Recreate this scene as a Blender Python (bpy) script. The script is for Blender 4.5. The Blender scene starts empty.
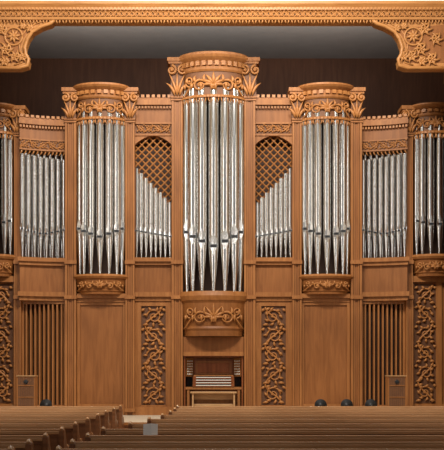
import bpy, math, random
from mathutils import Vector
random.seed(4)
S=bpy.context.scene
S.view_settings.view_transform='Standard'
D0=25.0; U=0.025; EYE=1.125
def X(px,dep=0): return (px-213.5)*U*(D0-dep)/D0
def Z(py,dep=0): return EYE+(370-py)*U*(D0-dep)/D0

# ---------------------------------------------------------------- materials
def newmat(name):
    m=bpy.data.materials.new(name); m.use_nodes=True
    nt=m.node_tree; b=nt.nodes['Principled BSDF']; return m,nt,b
def wood(name,c1,c2,rough=.5,scale=(6,6,.6),bump=.06,spec=.3):
    m,nt,b=newmat(name)
    tc=nt.nodes.new('ShaderNodeTexCoord'); mp=nt.nodes.new('ShaderNodeMapping')
    mp.inputs['Scale'].default_value=scale
    n=nt.nodes.new('ShaderNodeTexNoise'); n.inputs['Scale'].default_value=2.2; n.inputs['Detail'].default_value=7; n.inputs['Distortion'].default_value=.6
    n2=nt.nodes.new('ShaderNodeTexNoise'); n2.inputs['Scale'].default_value=.7
    r=nt.nodes.new('ShaderNodeValToRGB')
    r.color_ramp.elements[0].position=.32; r.color_ramp.elements[0].color=(*c2,1)
    r.color_ramp.elements[1].position=.68; r.color_ramp.elements[1].color=(*c1,1)
    r2=nt.nodes.new('ShaderNodeValToRGB')
    r2.color_ramp.elements[0].position=.3; r2.color_ramp.elements[0].color=(.70,.67,.62,1)
    r2.color_ramp.elements[1].position=.7; r2.color_ramp.elements[1].color=(1,1,1,1)
    mix=nt.nodes.new('ShaderNodeMixRGB'); mix.blend_type='MULTIPLY'; mix.inputs[0].default_value=.8
    bp=nt.nodes.new('ShaderNodeBump'); bp.inputs['Strength'].default_value=bump; bp.inputs['Distance'].default_value=.01
    L=nt.links.new
    L(tc.outputs['Object'],mp.inputs[0]); L(mp.outputs[0],n.inputs['Vector']); L(tc.outputs['Object'],n2.inputs['Vector'])
    L(n.outputs['Fac'],r.inputs[0]); L(r.outputs[0],mix.inputs[1]); L(n2.outputs['Fac'],r2.inputs[0]); L(r2.outputs[0],mix.inputs[2])
    L(mix.outputs[0],b.inputs['Base Color']); L(n.outputs['Fac'],bp.inputs['Height']); L(bp.outputs[0],b.inputs['Normal'])
    b.inputs['Roughness'].default_value=rough
    b.inputs['Specular IOR Level'].default_value=spec
    return m
def plain(name,c,rough=.6,metal=0,var=.1,ns=3):
    m,nt,b=newmat(name)
    n=nt.nodes.new('ShaderNodeTexNoise'); n.inputs['Scale'].default_value=ns
    tc=nt.nodes.new('ShaderNodeTexCoord'); nt.links.new(tc.outputs['Object'],n.inputs['Vector'])
    r=nt.nodes.new('ShaderNodeValToRGB')
    r.color_ramp.elements[0].color=(*[x*(1-var) for x in c],1); r.color_ramp.elements[1].color=(*[min(1,x*(1+var)) for x in c],1)
    nt.links.new(n.outputs['Fac'],r.inputs[0]); nt.links.new(r.outputs[0],b.inputs['Base Color'])
    b.inputs['Roughness'].default_value=rough; b.inputs['Metallic'].default_value=metal
    return m
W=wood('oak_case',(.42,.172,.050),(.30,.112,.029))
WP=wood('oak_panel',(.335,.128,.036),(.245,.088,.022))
WC=wood('oak_carving',(.52,.225,.070),(.39,.155,.043),rough=.38,scale=(6,6,6))
WG=wood('oak_gilded',(.53,.245,.078),(.41,.175,.05),rough=.42,scale=(1,8,8))
WD=wood('dark_walnut_wall',(.115,.045,.020),(.08,.029,.012),rough=.6)
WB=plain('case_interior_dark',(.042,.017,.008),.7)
WGD=plain('carving_ground_shade',(.12,.045,.015),.6)  # ground darkened so crevice shade of the relief is in its colour
WGM=plain('frieze_ground_shade',(.165,.062,.019),.6)  # mid-brown band, painted-in shade between the raised frieze ornament
WPEW=wood('pew_oak_lit',(.60,.33,.155),(.48,.24,.105),rough=.22,scale=(.6,8,8),spec=.5)  # lighter oak, glare on the pew tops put into the colour
WPD=wood('pew_back_panel',(.30,.125,.052),(.20,.078,.031),rough=.35,scale=(.6,8,8))
PIPE=plain('pipe_tin',(.74,.725,.70),.15,1,.03)
PIPE2=plain('pipe_lip_tin',(.76,.745,.72),.25,1,.02)
BLK=plain('matte_black',(.012,.012,.013),.5)
IV=plain('ivory_keys',(.8,.77,.68),.3)
PAPER=plain('white_paper',(.9,.9,.88),.8)
RED=wood('console_mahogany',(.30,.095,.03),(.20,.058,.018),rough=.25)
LT=wood('bench_maple',(.60,.36,.17),(.48,.27,.12),rough=.35,scale=(1.5,14,14))
CEIL=plain('grey_plaster_ceiling',(.40,.385,.37),.9)
WHT=plain('white_plaster',(.80,.79,.75),.9)
CRM=plain('cream_plaster',(.42,.34,.24),.9)
FLS=plain('stage_stone_floor',(.60,.50,.37),.5)
FLN=plain('nave_carpet',(.30,.20,.13),.9,ns=30)
CLOTH=plain('speaker_cloth',(.13,.06,.03),.9,ns=60)
BK=[plain('book_red',(.22,.02,.02),.6),plain('book_blue',(.03,.07,.16),.6),plain('book_green',(.03,.12,.08),.6)]

# ---------------------------------------------------------------- mesh builder
class MB:
    def __init__(s): s.v=[]; s.f=[]; s.m=[]; s.mats=[]; s.sm=[]
    def mi(s,m):
        if m not in s.mats: s.mats.append(m)
        return s.mats.index(m)
    def add(s,vs,fs,m,smooth=False):
        o=len(s.v); s.v+= [tuple(v) for v in vs]; k=s.mi(m)
        for f in fs: s.f.append(tuple(i+o for i in f)); s.m.append(k); s.sm.append(smooth)
    def box(s,x0,x1,y0,y1,z0,z1,m):
        s.ubox(lambda u,v,w:(u,-w,v),x0,x1,z0,z1,-y1,-y0,m)
    def ubox(s,f,u0,u1,v0,v1,w0,w1,m,n=1):
        vs=[];fs=[]
        for i in range(n+1):
            u=u0+(u1-u0)*i/n
            vs+=[f(u,v0,w0),f(u,v1,w0),f(u,v1,w1),f(u,v0,w1)]
        for i in range(n):
            a=i*4;b=a+4
            for j in range(4):
                k=(j+1)%4; fs.append((a+j,b+j,b+k,a+k))
        fs.append((3,2,1,0)); e=n*4; fs.append((e,e+1,e+2,e+3))
        s.add(vs,fs,m)
    def tube(s,pts,rad,m,seg=6,smooth=True):
        vs=[];fs=[];n=len(pts); P=[Vector(p) for p in pts]
        for i in range(n):
            t=(P[min(i+1,n-1)]-P[max(i-1,0)])
            if t.length<1e-9: t=Vector((0,0,1))
            t.normalize()
            a=Vector((0,1,0)) if abs(t.y)<.9 else Vector((1,0,0))
            e1=t.cross(a).normalized(); e2=t.cross(e1).normalized()
            r=rad[i] if isinstance(rad,(list,tuple)) else rad
            for k in range(seg):
                an=2*math.pi*k/seg
                vs.append(P[i]+(e1*math.cos(an)+e2*math.sin(an))*r)
        for i in range(n-1):
            for k in range(seg):
                k2=(k+1)%seg; fs.append((i*seg+k,i*seg+k2,(i+1)*seg+k2,(i+1)*seg+k))
        fs.append(tuple(range(seg))[::-1]); fs.append(tuple((n-1)*seg+k for k in range(seg)))
        s.add(vs,fs,m,smooth)
    def lathe(s,cx,cy,prof,m,seg=20,smooth=True,cap=True):
        vs=[];fs=[];n=len(prof)
        for r,z in prof:
            for k in range(seg):
                a=2*math.pi*k/seg; vs.append((cx+r*math.cos(a),cy+r*math.sin(a),z))
        for i in range(n-1):
            for k in range(seg):
                k2=(k+1)%seg; fs.append((i*seg+k,i*seg+k2,(i+1)*seg+k2,(i+1)*seg+k))
        s.add(vs,fs,m,smooth)
        if cap:
            s.add(vs[:seg],[tuple(range(seg))[::-1]],m); s.add(vs[-seg:],[tuple(range(seg))],m)
    def poly(s,pts,y0,y1,m):   # pts in XZ extruded in Y
        n=len(pts)
        vs=[(x,y0,z) for x,z in pts]+[(x,y1,z) for x,z in pts]
        fs=[tuple(range(n)),tuple(range(n,2*n))[::-1]]+[(i,i+n,(i+1)%n+n,(i+1)%n) for i in range(n)]
        s.add(vs,fs,m)
    def obj(s,name,parent=None,bevel=0):
        me=bpy.data.meshes.new(name); me.from_pydata(s.v,[],s.f)
        for m in s.mats: me.materials.append(m)
        for p,k,q in zip(me.polygons,s.m,s.sm): p.material_index=k; p.use_smooth=q
        import bmesh
        bm=bmesh.new(); bm.from_mesh(me); bmesh.ops.recalc_face_normals(bm,faces=bm.faces); bm.to_mesh(me); bm.free()
        o=bpy.data.objects.new(name,me); S.collection.objects.link(o)
        if parent: o.parent=parent
        if bevel:
            b=o.modifiers.new('bevel','BEVEL'); b.width=bevel; b.segments=2; b.limit_method='ANGLE'
        return o
def empty(name,loc=(0,0,0)):
    e=bpy.data.objects.new(name,None); S.collection.objects.link(e); e.location=loc; return e

def planemap(x0,y0,z0): return lambda u,v,w:(x0+u,y0-w,z0+v)
def arcmap(cx,hw,d,y0,z0,rad):   # u in metres along arc
    return lambda u,v,w:(cx+(hw+w)*math.sin(u/rad),y0-(d+w)*math.cos(u/rad),z0+v)
def arcsweep(mb,cx,hw,d,y0,prof,m,n=28):
    vs=[];fs=[];k=len(prof)
    for i in range(n+1):
        t=-math.pi/2+math.pi*i/n
        for o,z in prof: vs.append((cx+(hw+o)*math.sin(t),y0-(d+o)*math.cos(t),z))
    for i in range(n):
        for j in range(k-1): fs.append((i*k+j,(i+1)*k+j,(i+1)*k+j+1,i*k+j+1))
    fs.append(tuple(i*k for i in range(n+1))); fs.append(tuple(i*k+k-1 for i in range(n+1))[::-1])
    fs.append(tuple(range(k))); fs.append(tuple(n*k+j for j in range(k)))
    mb.add(vs,fs,m)

# carving primitives in (u,v)
def spiral(mb,f,cu,cv,R,a0,turns,dirn,r,m,w=.012,eye=True):
    pts=[];rad=[];n=int(14*turns)+4
    for i in range(n):
        k=i/(n-1); a=a0+dirn*2*math.pi*turns*k; rr=R*(1-.86*k)
        pts.append(f(cu+rr*math.cos(a),cv+rr*math.sin(a),w)); rad.append(r*(1-.45*k))
    mb.tube(pts,rad,m,5)
    if eye: mb.tube([f(cu,cv,w-r),f(cu,cv,w+r*.6),f(cu,cv,w+r*1.1)],[r*1.3,r*1.2,r*.4],m,7)
def leaf(mb,f,u,v,a,L,r,m,w=.012,bend=.5):
    pts=[];rad=[]
    for i in range(5):
        k=i/4; aa=a+bend*k
        pts.append(f(u+L*k*math.cos(aa),v+L*k*math.sin(aa),w+.3*r*math.sin(k*3.14))); rad.append(max(.0008,r*[.35,.9,1,.6,.05][i]))
    mb.tube(pts,rad,m,5)
def vine(mb,f,L,H,m,r=.012,vertical=False,w=.012,phase=1,dense=1):
    """running foliate scroll along u (0..L), centred v=0, height H"""
    g=(lambda u,v,w_: f(v,u,w_)) if vertical else f
    lam=H*1.05/dense; nh=max(1,round(L/lam)); lam=L/nh
    N=nh*8; pts=[]
    for i in range(N+1):
        u=L*i/N; pts.append(g(u,phase*H*.36*math.cos(math.pi*u/lam),w))
    mb.tube(pts,r,m,5)
    for i in range(nh):
        sg=phase*(1 if i%2==0 else -1)
        cu=lam*(i+.5)
        R=H*.34
        spiral(mb,g,cu,sg*-.03*H,R,math.pi/2*sg,1.6,-sg,r,m,w)
        for k in range(7):
            a=k*2*math.pi/7+i
            leaf(mb,g,cu+R*.75*math.cos(a),R*.75*math.sin(a),a+.5,H*.22,r*1.5,m,w,.6*sg)
        for ss in (-1,1):
            leaf(mb,g,cu-lam*.42,ss*H*.22,ss*1.2,H*.27,r*1.6,m,w,.5*ss)
            leaf(mb,g,cu+lam*.42,ss*H*.40,ss*2.6,H*.20,r*1.6,m,w,-.5*ss)
        leaf(mb,g,cu+lam*.3,-sg*H*.30,sg*.2,H*.22,r*1.6,m,w,.8)
def cartouche(mb,f,Wd,H,m,r=.014,w=.014):
    """symmetrical acanthus composition centred at 0,0"""
    for k in range(-3,4): leaf(mb,f,0,-H*.12,math.pi/2+k*.42,H*(.55-.05*abs(k)),r*1.7,m,w,.12*k)
    mb.tube([f(0,-H*.15,0),f(0,-H*.15,w*2.2)],[H*.12,H*.05],m,8)
    for s in (-1,1):
        pts=[];N=14
        for i in range(N+1):
            k=i/N; pts.append(f(s*Wd*.47*k,H*(-.28+.42*math.sin(k*4.2)*(1-.3*k)),w))
        mb.tube(pts,[r*(1.3-.6*i/N) for i in range(N+1)],m,5)
        spiral(mb,f,s*Wd*.17,-H*.12,H*.24,math.pi/2,1.5,-s,r,m,w)
        spiral(mb,f,s*Wd*.33,H*.08,H*.22,-math.pi/2,1.5,s,r,m,w)
        for i in range(7):
            k=(i+.6)/7
            a=(math.pi/2 if i%2 else -math.pi/2)
            leaf(mb,f,s*Wd*.45*k,0,a+(-s*.5),H*.36*(1-.35*k),r*1.6,m,w,.5*s)

# ================================================================= ORGAN
organ=empty('pipe_organ')
case=MB(); carve=MB(); pipes=MB(); inner=MB(); lat=MB()

def pipe(cx,cy,zb,zt,r,foot):
    zm=zb+foot
    pipes.lathe(cx,cy,[(r*.34,zb),(r*.40,zb+foot*.10),(r*.80,zb+foot*.62),(r*1.0,zm),(r*1.0,zt-.001),(r*1.0,zt),(r*.9,zt),(r*.9,zt-.2)],PIPE,24,cap=False)
    mh=r*1.0
    yf=cy-r
    hw=r*.62
    pipes.add([(cx-hw,yf+r*.12,zm+mh*.45),(cx+hw,yf+r*.12,zm+mh*.45),(cx+hw*.95,yf+r*.08,zm+mh*1.6),(cx,yf-.002,zm+mh*2.7),(cx-hw*.95,yf+r*.08,zm+mh*1.6),(cx,yf-r*.02,zm+mh*.45),(cx,yf-r*.04,zm+mh*1.6)],
       [(0,5,6,4),(5,1,2,6),(4,6,3),(6,2,3)],PIPE2)
    pipes.box(cx-hw,cx+hw,yf-r*.03,yf+r*.3,zm-mh*.05,zm+mh*.55,BLK)
    pipes.add([(cx-hw,yf+r*.1,zm-mh*.05),(cx+hw,yf+r*.1,zm-mh*.05),(cx,yf+r*.10,zm-mh*1.6),(cx,yf-r*.06,zm-mh*.05)],[(0,3,2),(3,1,2)],PIPE2)
    for s in (-1,1):
        pipes.box(cx+s*hw-r*.06,cx+s*hw+r*.06,yf-r*.16,yf+r*.5,zm-mh*.1,zm+mh*.95,PIPE)

def crenels(mb,f,u0,u1,v0,v1,w0,w1,step,m):
    n=max(1,int(round((u1-u0)/step))); st=(u1-u0)/n
    for i in range(n): mb.ubox(f,u0+st*(i+.2),u0+st*(i+.8),v0,v1,w0,w1,m)

def tower(cx,hw,d,yct,ycb,ypb,ydb,footpx,mouthvar,npipe,r,big):
    """yct crown top px, ycb crown bottom px, ypb pipe foot px, ydb drum bottom px"""
    zt=Z(yct,d); zc=Z(ycb,d); zp=Z(ypb,d); zd=Z(ydb,d*.8)
    h=zt-zc
    arcsweep(case,cx,hw,d,0,[(-.02,zc),(.03,zc),(.035,zc+.05),(.01,zc+.07)],W,32)
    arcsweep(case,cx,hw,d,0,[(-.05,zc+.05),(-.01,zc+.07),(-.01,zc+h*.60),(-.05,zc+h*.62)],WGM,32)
    arcsweep(case,cx,hw,d,0,[(-.03,zc+h*.58),(.01,zc+h*.58),(.035,zc+h*.62),(.04,zc+h*.68),(.02,zc+h*.70),(.025,zc+h*.80),(.12,zc+h*.88),(.15,zc+h*.93),(.09,zc+h*.94),(.09,zt),(0,zt)],W,32)
    rad=(hw+d)/2
    f=arcmap(cx,hw-.01,d-.01,0,zc+.07+h*.27,rad)
    Lh=rad*1.25
    cartouche(carve,f,Lh*2,h*.54,WC,r=.021*big,w=.034)
    f=arcmap(cx,hw,d,0,zc,rad)
    crenels(carve,f,-rad*1.5,rad*1.5,h*.70,h*.80,.02,.085,.12,WC)
    crenels(carve,f,-rad*1.5,rad*1.5,h*.0,.045,.03,.05,.07,WC)
    nf=14
    for i in range(nf):
        u=-rad*1.4+rad*2.8*(i+.5)/nf
        leaf(carve,f,u-.03,.0,-1.9,.13,.018,WC,.01,.5); leaf(carve,f,u+.03,.0,-1.2,.13,.018,WC,.01,-.5)
    hd=zp-zd
    arcsweep(case,cx,hw,d,0,[(-.12,zd),(-.06,zd),(-.05,zd+hd*.12),(-.02,zd+hd*.17),(-.045,zd+hd*.22),(.0,zd+hd*.5),(.02,zd+hd*.74),(.06,zd+hd*.80),(.09,zd+hd*.9),(.05,zp),(-.02,zp)],WP,32)
    arcsweep(case,cx,hw,d,0,[(.0,zd+hd*.77),(.065,zd+hd*.80),(.095,zd+hd*.9),(.055,zp+.002),(.0,zp+.002)],W,32)
    f=arcmap(cx,hw-.015,d-.015,0,zd+hd*.48,rad)
    cartouche(carve,f,rad*2.4,hd*.58,WC,r=.018*big,w=.036)
    for i in range(npipe):
        t=math.radians(-72+144*i/(npipe-1))
        px=cx+(hw-r*.75)*math.sin(t); py=-(d-r*.9)*math.cos(t)
        k=abs(i-(npipe-1)/2)
        pipe(px,py-.0,zp-.005,zc+.25,r,(footpx-mouthvar*k)*U)
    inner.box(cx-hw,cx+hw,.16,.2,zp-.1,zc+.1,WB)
    case.box(cx-hw,cx+hw,0,.45,zc,zt-.06,W)

def post(x0,x1,ytop,ybot,dep=.16):
    z1=Z(ytop,dep); z0=max(0,Z(ybot,dep))
    w=x1-x0
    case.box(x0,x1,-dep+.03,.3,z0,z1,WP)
    for a,b in ((0,.2),(.8,1)): case.box(x0+w*a,x0+w*b,-dep-.012,-dep+.03,z0,z1,W)
    for a,b in ((.27,.35),(.65,.73)): case.box(x0+w*a,x0+w*b,-dep+.0,-dep+.03,z0+.1,z1-.05,W)
    for yy in (0.0,.06): case.box(x0-.02,x1+.02,-dep-.05+yy*.3,.25,z1-.03-yy,z1-yy+.01,W)
    for py in (262,297,410):
        zz=Z(py,dep); case.box(x0-.015,x1+.015,-dep-.045,-dep+.05,max(0,zz-.05),zz+.04,W)

def bracket(xc,ztop,h,w,dep):
    """volute capital flanking a crown"""
    f=planemap(xc,-dep,ztop)
    case.box(xc-w*.40,xc+w*.40,-dep,.3,ztop-h,ztop-.05,WGM)
    case.box(xc-w*.62,xc+w*.62,-dep-.07,.3,ztop-.09,ztop,W)
    case.box(xc-w*.54,xc+w*.54,-dep-.04,.3,ztop-.15,ztop-.09,W)
    for s in (-1,1):
        spiral(carve,f,s*w*.34,-h*.32,w*.30,math.pi/2,1.6,s,.034,WC,.05)
        leaf(carve,f,s*w*.15,-h*.97,math.pi/2-s*.1,h*.40,.04,WC,.03,-.5*s)
    for k in (-1,0,1): leaf(carve,f,0,-h*.97,math.pi/2+k*.2,h*.60,.035,WC,.04,.15*k)

tower(0,X(245),.52,52,97,291,336,43,-5,7,.131,1.25)
for s in (-1,1):
    tower(s*X(325.5),.62,.42,83,119,274,294,36,-3,7,.099,1.0)
    tower(s*X(432.5),.50,.38,103,133,254,276,28,-2,6,.088,.9)

def mbox(b,px0,px1,y0,y1,py0,py1,m):
    """mirrored box"""
    dep=-y0 if y0<0 else 0
    for s in (-1,1):
        a,c=sorted((s*X(px0,dep),s*X(px1,dep)))
        b.box(a,c,y0,y1,max(0,Z(py1,dep)),Z(py0,dep),m)

for s in (-1,1):
    a,c=sorted((s*X(243.5),s*6.4))
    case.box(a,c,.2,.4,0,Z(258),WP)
case.box(-X(243.5),X(243.5),.2,.4,Z(352),Z(300),WP)
case.box(-X(243.5),X(243.5),-.12,.2,Z(354),Z(337),WP)
case.box(-X(243.5),X(243.5),-.17,.2,Z(356),Z(352),W)
for s in (-1,1):
    for (p0,p1,yt,vt) in ((244,255,97,58),(292,301,119,88),(350,361,119,88),(405,411.5,133,106)):
        a,c=sorted((s*X(p0),s*X(p1)))
        post(a,c,yt,415)
        bracket((a+c)/2,Z(vt,.2),Z(vt)-Z(yt),.40 if p0==244 else .34,.2)

# ---- inner bays (between centre and side towers)
def bay_map(s,p0,p1,dep0,dep1,pw=1.8):
    x0,x1=X(p0),X(p1)
    def f(u,v,w):
        d=dep0+(dep1-dep0)*(abs(u)**pw)
        return (s*(x0+(x1-x0)*u),-d-w,v)
    return f
for s in (-1,1):
    f=bay_map(s,255,292,0,0)
    case.ubox(f,0,1,Z(136),Z(104),-.3,.0,WP)
    case.ubox(f,0,1,Z(106),Z(101),-.3,.13,W); case.ubox(f,0,1,Z(101),Z(98.5),-.3,.07,W)
    for i in range(7): case.ubox(f,(i+.2)/7,(i+.8)/7,Z(98.5),Z(95.5),-.1,.09,WC)
    for i in range(12): case.ubox(f,(i+.2)/12,(i+.8)/12,Z(109),Z(106.5),0,.08,WC)
    case.ubox(f,0,1,Z(124.5),Z(122.5),0,.05,W); case.ubox(f,0,1,Z(136),Z(134),0,.05,W)
    xm=s*X(273.5)
    case.ubox(f,.02,.98,Z(133.5),Z(124.8),0,.01,WGM)
    vine(carve,planemap(xm-.42,-.01,Z(129)),.84,.19,WC,.017,w=.02)
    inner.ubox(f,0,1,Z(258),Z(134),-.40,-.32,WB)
    x0,x1=X(255),X(292); zb,zt=Z(205),Z(136)
    st=.19
    ww=x1-x0; hh=zt-zb
    for sl in (1,-1):
        for k in range(-20,30):
            c=k*st
            pts=[]
            for (xx) in (0,ww):
                zz=sl*xx+c
                if 0<=zz<=hh: pts.append((xx,zz))
            for zz in (0,hh):
                xx=(zz-c)/sl
                if 0<xx<ww: pts.append((xx,zz))
            if len(pts)>=2:
                (a,b),(c2,d2)=pts[0],pts[1]
                if abs(a-c2)+abs(b-d2)>.05:
                    lat.tube([(s*(x0+a),.10+.01*sl,zb+b),(s*(x0+c2),.10+.01*sl,zb+d2)],.018,WC,4,False)
    for iz in range(int(hh/(st/2))+1):
        for ix in range(int(ww/(st/2))+1):
            if (ix+iz)%2==0:
                lat.tube([(s*(x0+ix*st/2),.11,zb+iz*st/2),(s*(x0+ix*st/2),.065,zb+iz*st/2)],[.036,.02],WC,6,False)
    N=12; cpts=[]
    for i in range(N+1):
        k=i/N; cpts.append((s*(x0+ww*k),Z(136)-.22*(2*k-1)**2))
    case.poly([(s*x0,Z(134)),]+cpts+[(s*x1,Z(134))],-.02,.14,W)
    n=8
    for i in range(n):
        k=i/(n-1); px=256.8+33.5*k
        pipe(s*X(px),-.02,Z(257.5),Z(203-34*k),.058,(20+6*k)*U)
    case.ubox(f,-.02,1.02,Z(262),Z(258),-.3,.14,W); case.ubox(f,0,1,Z(265),Z(262),-.3,.08,W)
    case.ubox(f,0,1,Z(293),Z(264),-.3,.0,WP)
    case.ubox(f,-.02,1.02,Z(297),Z(292.5),-.3,.13,W); case.ubox(f,0,1,Z(301),Z(297),-.3,.06,W)
    case.ubox(f,0,1,0,Z(301),-.3,-.04,WP)
    for a,b in ((.0,.14),(.86,1.0)): case.ubox(f,a,b,0,Z(301),-.1,.02,W)
    case.ubox(f,.14,.86,Z(306),Z(301),-.1,.02,W); case.ubox(f,.14,.86,0,Z(405),-.1,.02,W)
    for a,b in ((.14,.17),(.83,.86)): case.ubox(f,a,b,Z(405),Z(306),-.1,.035,W)
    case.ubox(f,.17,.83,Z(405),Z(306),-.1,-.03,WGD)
    zz0,zz1=Z(404),Z(307)
    vine(carve,planemap(xm,.025,zz0),(zz1-zz0),.57,WC,.025,True,w=.03,phase=s,dense=1.15)

# ---- outer bays, concave sweep coming forward outward
for s in (-1,1):
    f=bay_map(s,361,405,0,.30)
    n=10
    case.ubox(f,0,1,Z(151),Z(124),-.3,.0,WP,n)
    case.ubox(f,0,1,Z(127),Z(123),-.3,.13,W,n); case.ubox(f,0,1,Z(123),Z(120),-.3,.06,W,n)
    for i in range(9): case.ubox(f,(i+.2)/9,(i+.8)/9,Z(120),Z(117.5),-.1,.09,WC)
    for i in range(15): case.ubox(f,(i+.2)/15,(i+.8)/15,Z(130),Z(127.2),-.05,.08,WC)
    case.ubox(f,0,1,Z(142),Z(140.5),-.3,.04,W,n); case.ubox(f,0,1,Z(152),Z(150.5),-.3,.04,W,n)
    case.ubox(f,0.01,.99,Z(150.5),Z(142),-.2,.006,WGM,n)
    wd=X(405)-X(361)
    vine(carve,(lambda u,v,w,f=f,wd=wd: f(u/wd,v+Z(146.3),w)),wd,.20,WC,.016,w=.02)
    for i in range(12):
        g=(lambda u,v,w,f=f,wd=wd: f(u/wd,v,w))
        leaf(carve,g,wd*(i+.5)/12,Z(151.5),-2.0,.13,.02,WC,.0,.9)
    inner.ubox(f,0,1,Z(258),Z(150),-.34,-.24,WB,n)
    npp=8
    for i in range(npp):
        k=i/(npp-1); px=363.4+39.4*k; x,y,_=f((px-361)/44,0,-.04)
        pipe(x,y,Z(258),Z(160-4*k),.059,(20+7*abs(2*k-1)**1.2*.6+3)*U)
    for i in range(npp-1):
        k=(i+.5)/(npp-1); px=363+40*k; x,y,_=f((px-361)/44,0,-.15)
        pipe(x,y,Z(257),Z(154),.045,.5)
    case.ubox(f,-.02,1.02,Z(262.5),Z(258.5),-.3,.14,W,n); case.ubox(f,0,1,Z(266),Z(262),-.3,.08,W,n)
    case.ubox(f,0,1,Z(293),Z(264),-.3,.0,WP,n)
    case.ubox(f,-.02,1.02,Z(297),Z(292.5),-.3,.13,W,n); case.ubox(f,0,1,Z(301),Z(297),-.3,.06,W,n)
    # louvred door of vertical slats
    f=bay_map(s,361,405,0,0)
    case.ubox(f,0,.05,0,Z(301),-.2,.02,W); case.ubox(f,.95,1,0,Z(301),-.2,.02,W)
    case.ubox(f,.05,.95,Z(304),Z(301),-.2,.02,W); case.ubox(f,.05,.95,0,Z(405),-.2,.02,W)
    inner.ubox(f,.05,.95,Z(405),Z(304),-.2,-.17,WB)
    ns=9
    for i in range(ns):
        u=.05+.9*(i+.5)/ns; x=s*(X(361)+(X(405)-X(361))*u)
        zc0,zc1=Z(405),Z(304)
        w2=.034
        case.add([(x-w2,.04,zc0),(x+w2,.13,zc0),(x+w2,.15,zc0),(x-w2,.06,zc0),(x-w2,.04,zc1),(x+w2,.13,zc1),(x+w2,.15,zc1),(x-w2,.06,zc1)],
          [(0,1,2,3),(4,5,6,7),(0,1,5,4),(1,2,6,5),(2,3,7,6),(3,0,4,7)],WP)
        case.box(x-.02,x+.018,-.005,.05,zc0,zc1,W)

mbox(case,301,350,-.02,.3,294,415,WP)
mbox(case,301,350,-.16,.3,293.5,298,W); mbox(case,301,350,-.09,.3,298,302,W)
mbox(case,301,304,-.07,.3,302,415,W); mbox(case,347,350,-.07,.3,302,415,W); mbox(case,304,347,-.06,.3,302,305,W)
mbox(case,301,350,-.08,.3,404,415,W)
mbox(case,411.5,455,-.02,.3,276,415,WP)
mbox(case,411.5,455,-.12,.3,276,282,W)
mbox(case,411.5,414,-.07,.3,282,415,W); mbox(case,436,442,-.07,.3,282,415,W)
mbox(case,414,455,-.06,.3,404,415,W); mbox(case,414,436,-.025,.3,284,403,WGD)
for s in (-1,1):
    vine(carve,planemap(s*X(425),-.03,Z(402)),Z(285)-Z(402),.50,WC,.024,True,w=.024,phase=s,dense=1.15)
    a,c=sorted((s*X(453),s*X(462))); post(a,c,133,415)
mbox(case,255,411,-.10,.3,407,416,W)

case.obj('organ_case',organ); carve.obj('organ_carvings',organ); pipes.obj('organ_pipes',organ)
inner.obj('case_interior',organ); lat.obj('lattice_grilles',organ)

# ================================================================= CONSOLE
con=empty('organ_console')
c=MB()
hw=.70
c.box(-hw,hw,.95,1.0,0,1.95,RED)
for s in (-1,1):
    a,b=sorted((s*.70,s*.74)); c.box(a,b,-.10,.95,0.02,1.5,RED)
c.box(-hw,hw,.0,.95,1.44,1.5,RED)
c.box(-.5,.5,.30,.34,.98,1.40,RED)
c.box(-.46,.46,.26,.30,1.02,1.36,WP)
c.box(-.40,.40,.245,.26,1.06,1.30,RED)
c.box(-.5,.5,.20,.30,.97,1.0,W)
c.box(-hw,hw,.34,.38,.98,1.44,W)
for s in (-1,1):
    for zz in range(6):
        for xx in range(3):
            x=s*(.545+.05*xx); z=1.02+.066*zz; y=.25-.06*xx
            c.tube([(x,y+.1,z),(x,y+.02,z)],.008,WP,6); c.tube([(x,y+.02,z),(x,y-.01,z),(x,y-.015,z)],[.019,.019,.01],IV,10)
    P=[(s*.51,.31),(s*.69,.11),(s*.69,.14),(s*.51,.34)]
    c.add([(x,y,.96) for x,y in P]+[(x,y,1.42) for x,y in P],[(0,1,2,3),(4,5,6,7),(0,1,5,4),(1,2,6,5),(2,3,7,6),(3,0,4,7)],W)
for k in range(4):
    z=.74+.065*k; y=-.10+.10*k
    c.box(-.52,.52,y,y+.25,z-.03,z-.008,RED)
    c.box(-.44,.44,y+.005,y+.15,z-.008,z+.012,IV)
    for i in range(36):
        if i%7 in (2,6): continue
        x=-.44+.88*(i+1)/37; c.box(x-.006,x+.006,y+.05,y+.15,z+.012,z+.022,BLK)
    for s in (-1,1): a,b=sorted((s*.44,s*.52)); c.box(a,b,y,y+.2,z-.008,z+.035,RED)
c.box(-hw,hw,-.08,.9,.64,.70,W)
c.box(-hw,hw,.25,.3,0.02,.64,WP)
for s in (-1,1): a,b=sorted((s*.60,s*.66)); c.box(a,b,-.06,.0,.02,.64,W)
for i in range(30):
    x=-.56+1.12*i/29; c.box(x-.012,x+.012,-.35,.2,.05,.09,LT if i%2 else BLK)
c.box(-.6,.6,-.38,-.35,0.0,.1,W); c.box(-.6,.6,.2,.25,0,.2,W)
c.obj('console_body',con)

b=MB()
b.box(-.56,.56,-.36,.0,.56,.60,LT)
b.box(-.50,.50,-.05,-.02,.40,.56,LT)
for s in (-1,1):
    pts=[(-.36,0),(-.30,0),(-.27,.12),(-.18,.18),(-.09,.12),(-.06,0),(0,0),(-.02,.2),(-.04,.56),(-.32,.56),(-.34,.2)]
    x0=s*.50
    vs=[(x0-.02,y,z) for y,z in pts]+[(x0+.02,y,z) for y,z in pts]; n=len(pts)
    b.add(vs,[tuple(range(n)),tuple(range(n,2*n))]+[(i,i+n,(i+1)%n+n,(i+1)%n) for i in range(n)],LT)
b.box(-.50,.50,-.20,-.16,.24,.30,LT)
o=b.obj('organ_bench',bevel=.006); o.location=(0,-.5,0.001)

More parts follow.
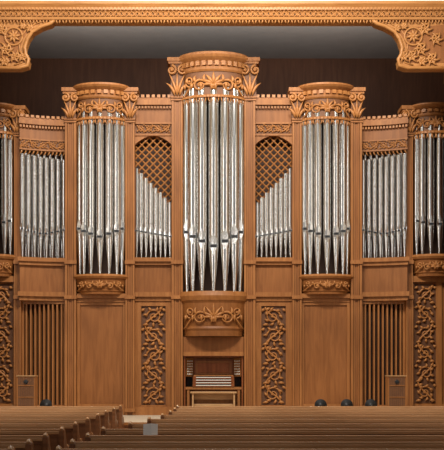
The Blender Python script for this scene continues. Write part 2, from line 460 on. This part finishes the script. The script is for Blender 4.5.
# ================================================================= PROSCENIUM
pr=empty('proscenium_arch')
p=MB(); q=MB(); dp=2.0; yb=-dp
zb,zt=Z(21,dp),Z(3.2,dp)
XE=6.6
hh=zt-zb
prof=[(0,0),(.10,0),(.12,.06),(.05,.09),(.05,.20),(.10,.24),(.10,.30),(.16,.38),(.16,.45),(0,.45)]
k=hh/.45
vs=[]
for x in (-XE,XE): vs+=[(x,yb-w,zb+v*k) for w,v in prof]
n=len(prof)
p.add(vs,[tuple(range(n)),tuple(range(n,2*n))]+[(i,i+n,(i+1)%n+n,(i+1)%n) for i in range(n)],WG)
p.box(-XE,XE,yb,yb+.35,zb,zt,WG)
f=planemap(0,yb,zb)
p.box(-5.7,5.7,yb-.056,yb-.05,zb+.09*k,zb+.2*k,WGD)
vine(q,planemap(-5.6,yb-.056,zb+.145*k),11.2,.115,WG,.014,w=.02)
crenels(q,f,-5.7,5.7,.24*k,.30*k,.10,.13,.085,WG)
x=-5.7
while x<5.7:
    leaf(q,f,x,.02*k,-1.9,.10,.022,WG,.06,.6); leaf(q,f,x+.07,.02*k,-1.2,.10,.022,WG,.06,-.6); x+=.15
for s in (-1,1):
    def PX(px): return s*X(px,dp)
    pts=[(PX(372),zb+.02),(PX(376),Z(24,dp)),(PX(385),Z(27,dp)),(PX(394),Z(32,dp)),(PX(399),Z(39,dp)),(PX(402),Z(48,dp)),(PX(401),Z(55,dp)),(PX(398),Z(60,dp)),(PX(399),Z(66,dp)),(PX(407),Z(68.5,dp)),(PX(452),Z(68.5,dp)),(PX(452),zb+.02)]
    p.poly(pts,yb-.02,yb+.3,WG)
    cxm,czm=PX(424),Z(42,dp)
    fld=[(cxm+(x-cxm)*.80,czm+(z-czm)*.80) for x,z in pts[2:]]
    p.poly(fld,yb-.026,yb-.02,WP)
    edge=[(x,yb-.05,z) for x,z in pts[:11]]
    q.tube(edge,.045,WG,6)
    ins=[(x+s*.13,yb-.03,z+.07) for x,z in pts[1:10]]
    q.tube(ins,.018,WG,5)
    g=planemap(PX(413),yb-.03,Z(37,dp))
    ring=[g(.20*math.cos(a*math.pi/10),.20*math.sin(a*math.pi/10),.01) for a in range(21)]
    q.tube(ring,.026,WG,6)
    for a in range(8): leaf(q,g,0,0,a*math.pi/4,.17,.035,WG,.02,.2)
    q.tube([g(0,0,0),g(0,0,.07)],[.06,.03],WG,8)
    for (px,py,R) in ((404,57,.10),(412,57,.11),(421,50,.13),(425,30,.12),(432,60,.12),(397,29,.07),(436,40,.12),(422,62,.09),(404,27,.06)):
        g=planemap(PX(px),yb-.03,Z(py,dp)); spiral(q,g,0,0,R,1,1.5,s,.024,WG,.03)
        for a in range(6): leaf(q,g,0,0,a*1.05+.5,R*1.6,.028,WG,.025,.7)
    a,b_=sorted((PX(450),PX(478))); p.box(a,b_,yb-.15,yb+.3,0,zb,WG)
    a,b_=sorted((PX(447),PX(481))); p.box(a,b_,yb-.2,yb+.3,0.001,.5,WG); p.box(a,b_,yb-.2,yb+.3,Z(80,dp),Z(68,dp),WG)
p.obj('arch_frame',pr); q.obj('arch_carvings',pr)

# ================================================================= ROOM
def room(name,x0,x1,y0,y1,z0,z1,m):
    r=MB(); r.box(x0,x1,y0,y1,z0,z1,m); return r.obj(name)
room('floor_stage',-8,8,-3.5,2.8,-.55,0,FLS)
room('floor',-8,8,-26,-3.5,-.65,-.5,FLN)
room('wall_back',-6.9,6.9,2.6,2.8,0,9.9,WD)
room('wall_recess_left',-6.9,-6.7,-1.65,2.6,0,9.9,WD)
room('wall_recess_right',6.7,6.9,-1.65,2.6,0,9.9,WD)
room('ceiling',-6.7,6.7,-1.65,2.6,9.725,9.9,CEIL)
room('wall_above_arch',-8,8,yb+.0,yb+.35,zt,12.2,WHT)
xx=X(478,dp)
room('wall_front_left',-8,-xx,yb,yb+.35,0,zt,CRM); room('wall_front_right',xx,8,yb,yb+.35,0,zt,CRM)
room('wall_left',-8.2,-8,-26,2.8,-.65,12.2,CRM); room('wall_right',8,8.2,-26,2.8,-.65,12.2,CRM)
st=MB(); st.box(-7.9,7.9,-3.56,-3.5,-.06,.0,W); st.box(-7.9,7.9,-3.53,-3.5,-.5,-.06,WPD)
st.obj('trim_stage_edge')

# ================================================================= PEWS
def pew(x0,x1,y):
    e=empty('church_pew',(0,y,-.5))
    b=MB()
    b.box(x0+.05,x1-.05,0,.03,.08,.83,WPD)
    b.box(x0+.05,x1-.05,-.035,.05,.835,.875,WPEW); b.box(x0+.05,x1-.05,-.02,.04,.875,.90,WPEW)
    b.box(x0+.05,x1-.05,-.012,0,.80,.835,WPD)
    b.box(x0+.05,x1-.05,.03,.46,.41,.45,WPEW)
    b.box(x0+.06,x1-.06,.05,.45,.45,.49,FLN)
    b.box(x0+.05,x1-.05,.38,.40,.1,.41,WPD)
    npn=int((x1-x0)/.9)
    for i in range(npn+1):
        xx=x0+.05+(x1-x0-.1)*i/npn; b.box(max(x0+.05,xx-.035),min(x1-.05,xx+.035),-.015,0,.08,.83,WPD)
    prof=[(-.06,0),(.48,0),(.50,.06),(.47,.12),(.49,.50),(.50,.60),(.44,.64),(.30,.66),(.18,.70),(.10,.80),(.05,.88),(-.02,.90),(-.06,.88),(-.05,.5),(-.03,.12)]
    n=len(prof)
    for xa in (x0,x1-.06):
        vs=[(xa,a,z) for a,z in prof]+[(xa+.06,a,z) for a,z in prof]
        b.add(vs,[tuple(range(n)),tuple(range(n,2*n))]+[(i,i+n,(i+1)%n+n,(i+1)%n) for i in range(n)],WPD)
        cap=[(xa+.03,a,z+.006) for a,z in prof[4:13]]
        b.tube(cap,.032,WPEW,6)
    b.box(x0+.3,x1-.3,-.10,0,.52,.54,WPEW); b.box(x0+.3,x1-.3,-.11,-.095,.54,.60,WPEW)
    b.obj('bench_body',e,bevel=.006)
    h=MB(); x=x0+.5
    while x<x1-.5:
        if random.random()<.55:
            w=.03+random.random()*.02; m=random.choice(BK)
            h.box(x,x+.14,-.09,-.09+w,.54,.54+.2+random.random()*.03,m); h.box(x+.004,x+.136,-.086,-.094+w,.56,.745,IV)
        x+=.2+random.random()*.5
    h.obj('hymn_books',e)
for Dd,xl in ((20,-.75),(18.7,-.75),(17.4,-.78),(16.1,-.85),(14.8,-.98),(13.5,-1.15),(12.3,-1.38),(11.1,-1.42),(10.1,-1.45),(9.2,-1.45)):
    pew(-5.6,-1.83,Dd-25); pew(xl,5.6,Dd-25)

# folded white order-of-service leaflet standing on a pew rail
lf=MB(); lf.add([(-.08,0,0),(.01,-.03,0),(.08,.01,0),(-.08,.01,.12),(.01,-.02,.13),(.08,.02,.12)],[(0,1,4,3),(1,2,5,4)],PAPER)
lf.add([(-.08,.004,0),(.01,-.026,0),(.08,.014,0),(-.08,.014,.12),(.01,-.016,.13),(.08,.024,.12)],[(0,3,4,1),(1,4,5,2)],PAPER)
lo=lf.obj('paper_leaflet'); lo.location=(-.70,11.1-25,.403)

# ================================================================= SPEAKERS, STAGE LIGHTS
def speaker(x):
    e=empty('loudspeaker_cabinet',(x,-2.75,0.0))
    b=MB(); z0,z1=.30,.98; w=.2
    b.box(-w,w,0,.35,z0,z1,W)
    b.box(-w+.03,w-.03,-.006,0,z0+.03,z1-.03,CLOTH)
    for k in range(-3,4):
        b.box(k*.045-.005,k*.045+.005,-.014,-.006,z0+.03,z1-.03,W)
    for zz in (z0+.22,z1-.2): b.box(-w+.03,w-.03,-.018,-.006,zz-.01,zz+.01,W)
    b.tube([(0,-.02,z1-.12),(0,-.006,z1-.12)],.05,BLK,14)
    b.box(-w-.01,w+.01,-.02,.36,z1,z1+.025,LT)
    b.box(-.05,.05,.12,.22,.03,z0,BLK); b.box(-.18,.18,.02,.32,0.001,.03,BLK)
    b.obj('cabinet',e,bevel=.005)
speaker(X(26,2.75)); speaker(X(397,2.75))
def lamp(x):
    e=empty('floor_spotlight',(x,-3.2,0))
    b=MB()
    b.lathe(0,0,[(.10,.0),(.10,.03),(.03,.05),(.02,.22)],BLK,16)
    for s in (-1,1): b.tube([(0,0,.2),(s*.12,0,.22),(s*.13,0,.32)],.012,BLK,6)
    b.tube([(0,.14,.28),(0,.06,.30),(0,-.04,.33),(0,-.13,.36),(0,-.15,.365)],[.05,.10,.115,.12,.135],BLK,16)
    b.obj('lamp_body',e)
for px in (47,320,346,370): lamp(X(px,3.2))

# ================================================================= LIGHTS
def area(name,loc,tgt,sx,sy,power,col):
    l=bpy.data.lights.new(name,'AREA'); l.shape='RECTANGLE'; l.size=sx; l.size_y=sy; l.energy=power; l.color=col
    o=bpy.data.objects.new(name,l); S.collection.objects.link(o); o.location=loc
    o.rotation_euler=(Vector(tgt)-Vector(loc)).to_track_quat('-Z','Y').to_euler(); return o
area('added_raking_key',(0,-9,11.8),(0,0,5.0),6,1.6,1650,(1,.93,.83))  # added overhead key that rakes the carvings, no fixture behind it
area('added_side_strip_left',(-7.8,-12,5.5),(0,0,5),1.8,8,330,(1,.98,.95))  # added tall strip for highlights on the pipes, wall has no window
area('added_side_strip_right',(7.8,-12,5.5),(0,0,5),1.8,8,200,(1,.98,.95))  # weaker added strip opposite, also for pipe reflections, no window here
area('added_recess_fill',(0,-1.3,9.0),(0,2.4,9.5),10,.3,95,(1,.96,.91))  # added fill hidden behind the beam to brighten the recess ceiling
w=bpy.data.worlds.new('world'); S.world=w; w.use_nodes=True
w.node_tree.nodes['Background'].inputs[0].default_value=(.96,.94,.91,1); w.node_tree.nodes['Background'].inputs[1].default_value=.33

cam=bpy.data.cameras.new('camera'); co=bpy.data.objects.new('camera',cam); S.collection.objects.link(co)
co.location=(0,-25,EYE); co.rotation_euler=(math.pi/2,0,0)
cam.sensor_fit='HORIZONTAL'; cam.sensor_width=36; cam.lens=1000/444*36
cam.shift_x=(222-213.5)/444; cam.shift_y=(370-225)/444
S.camera=co
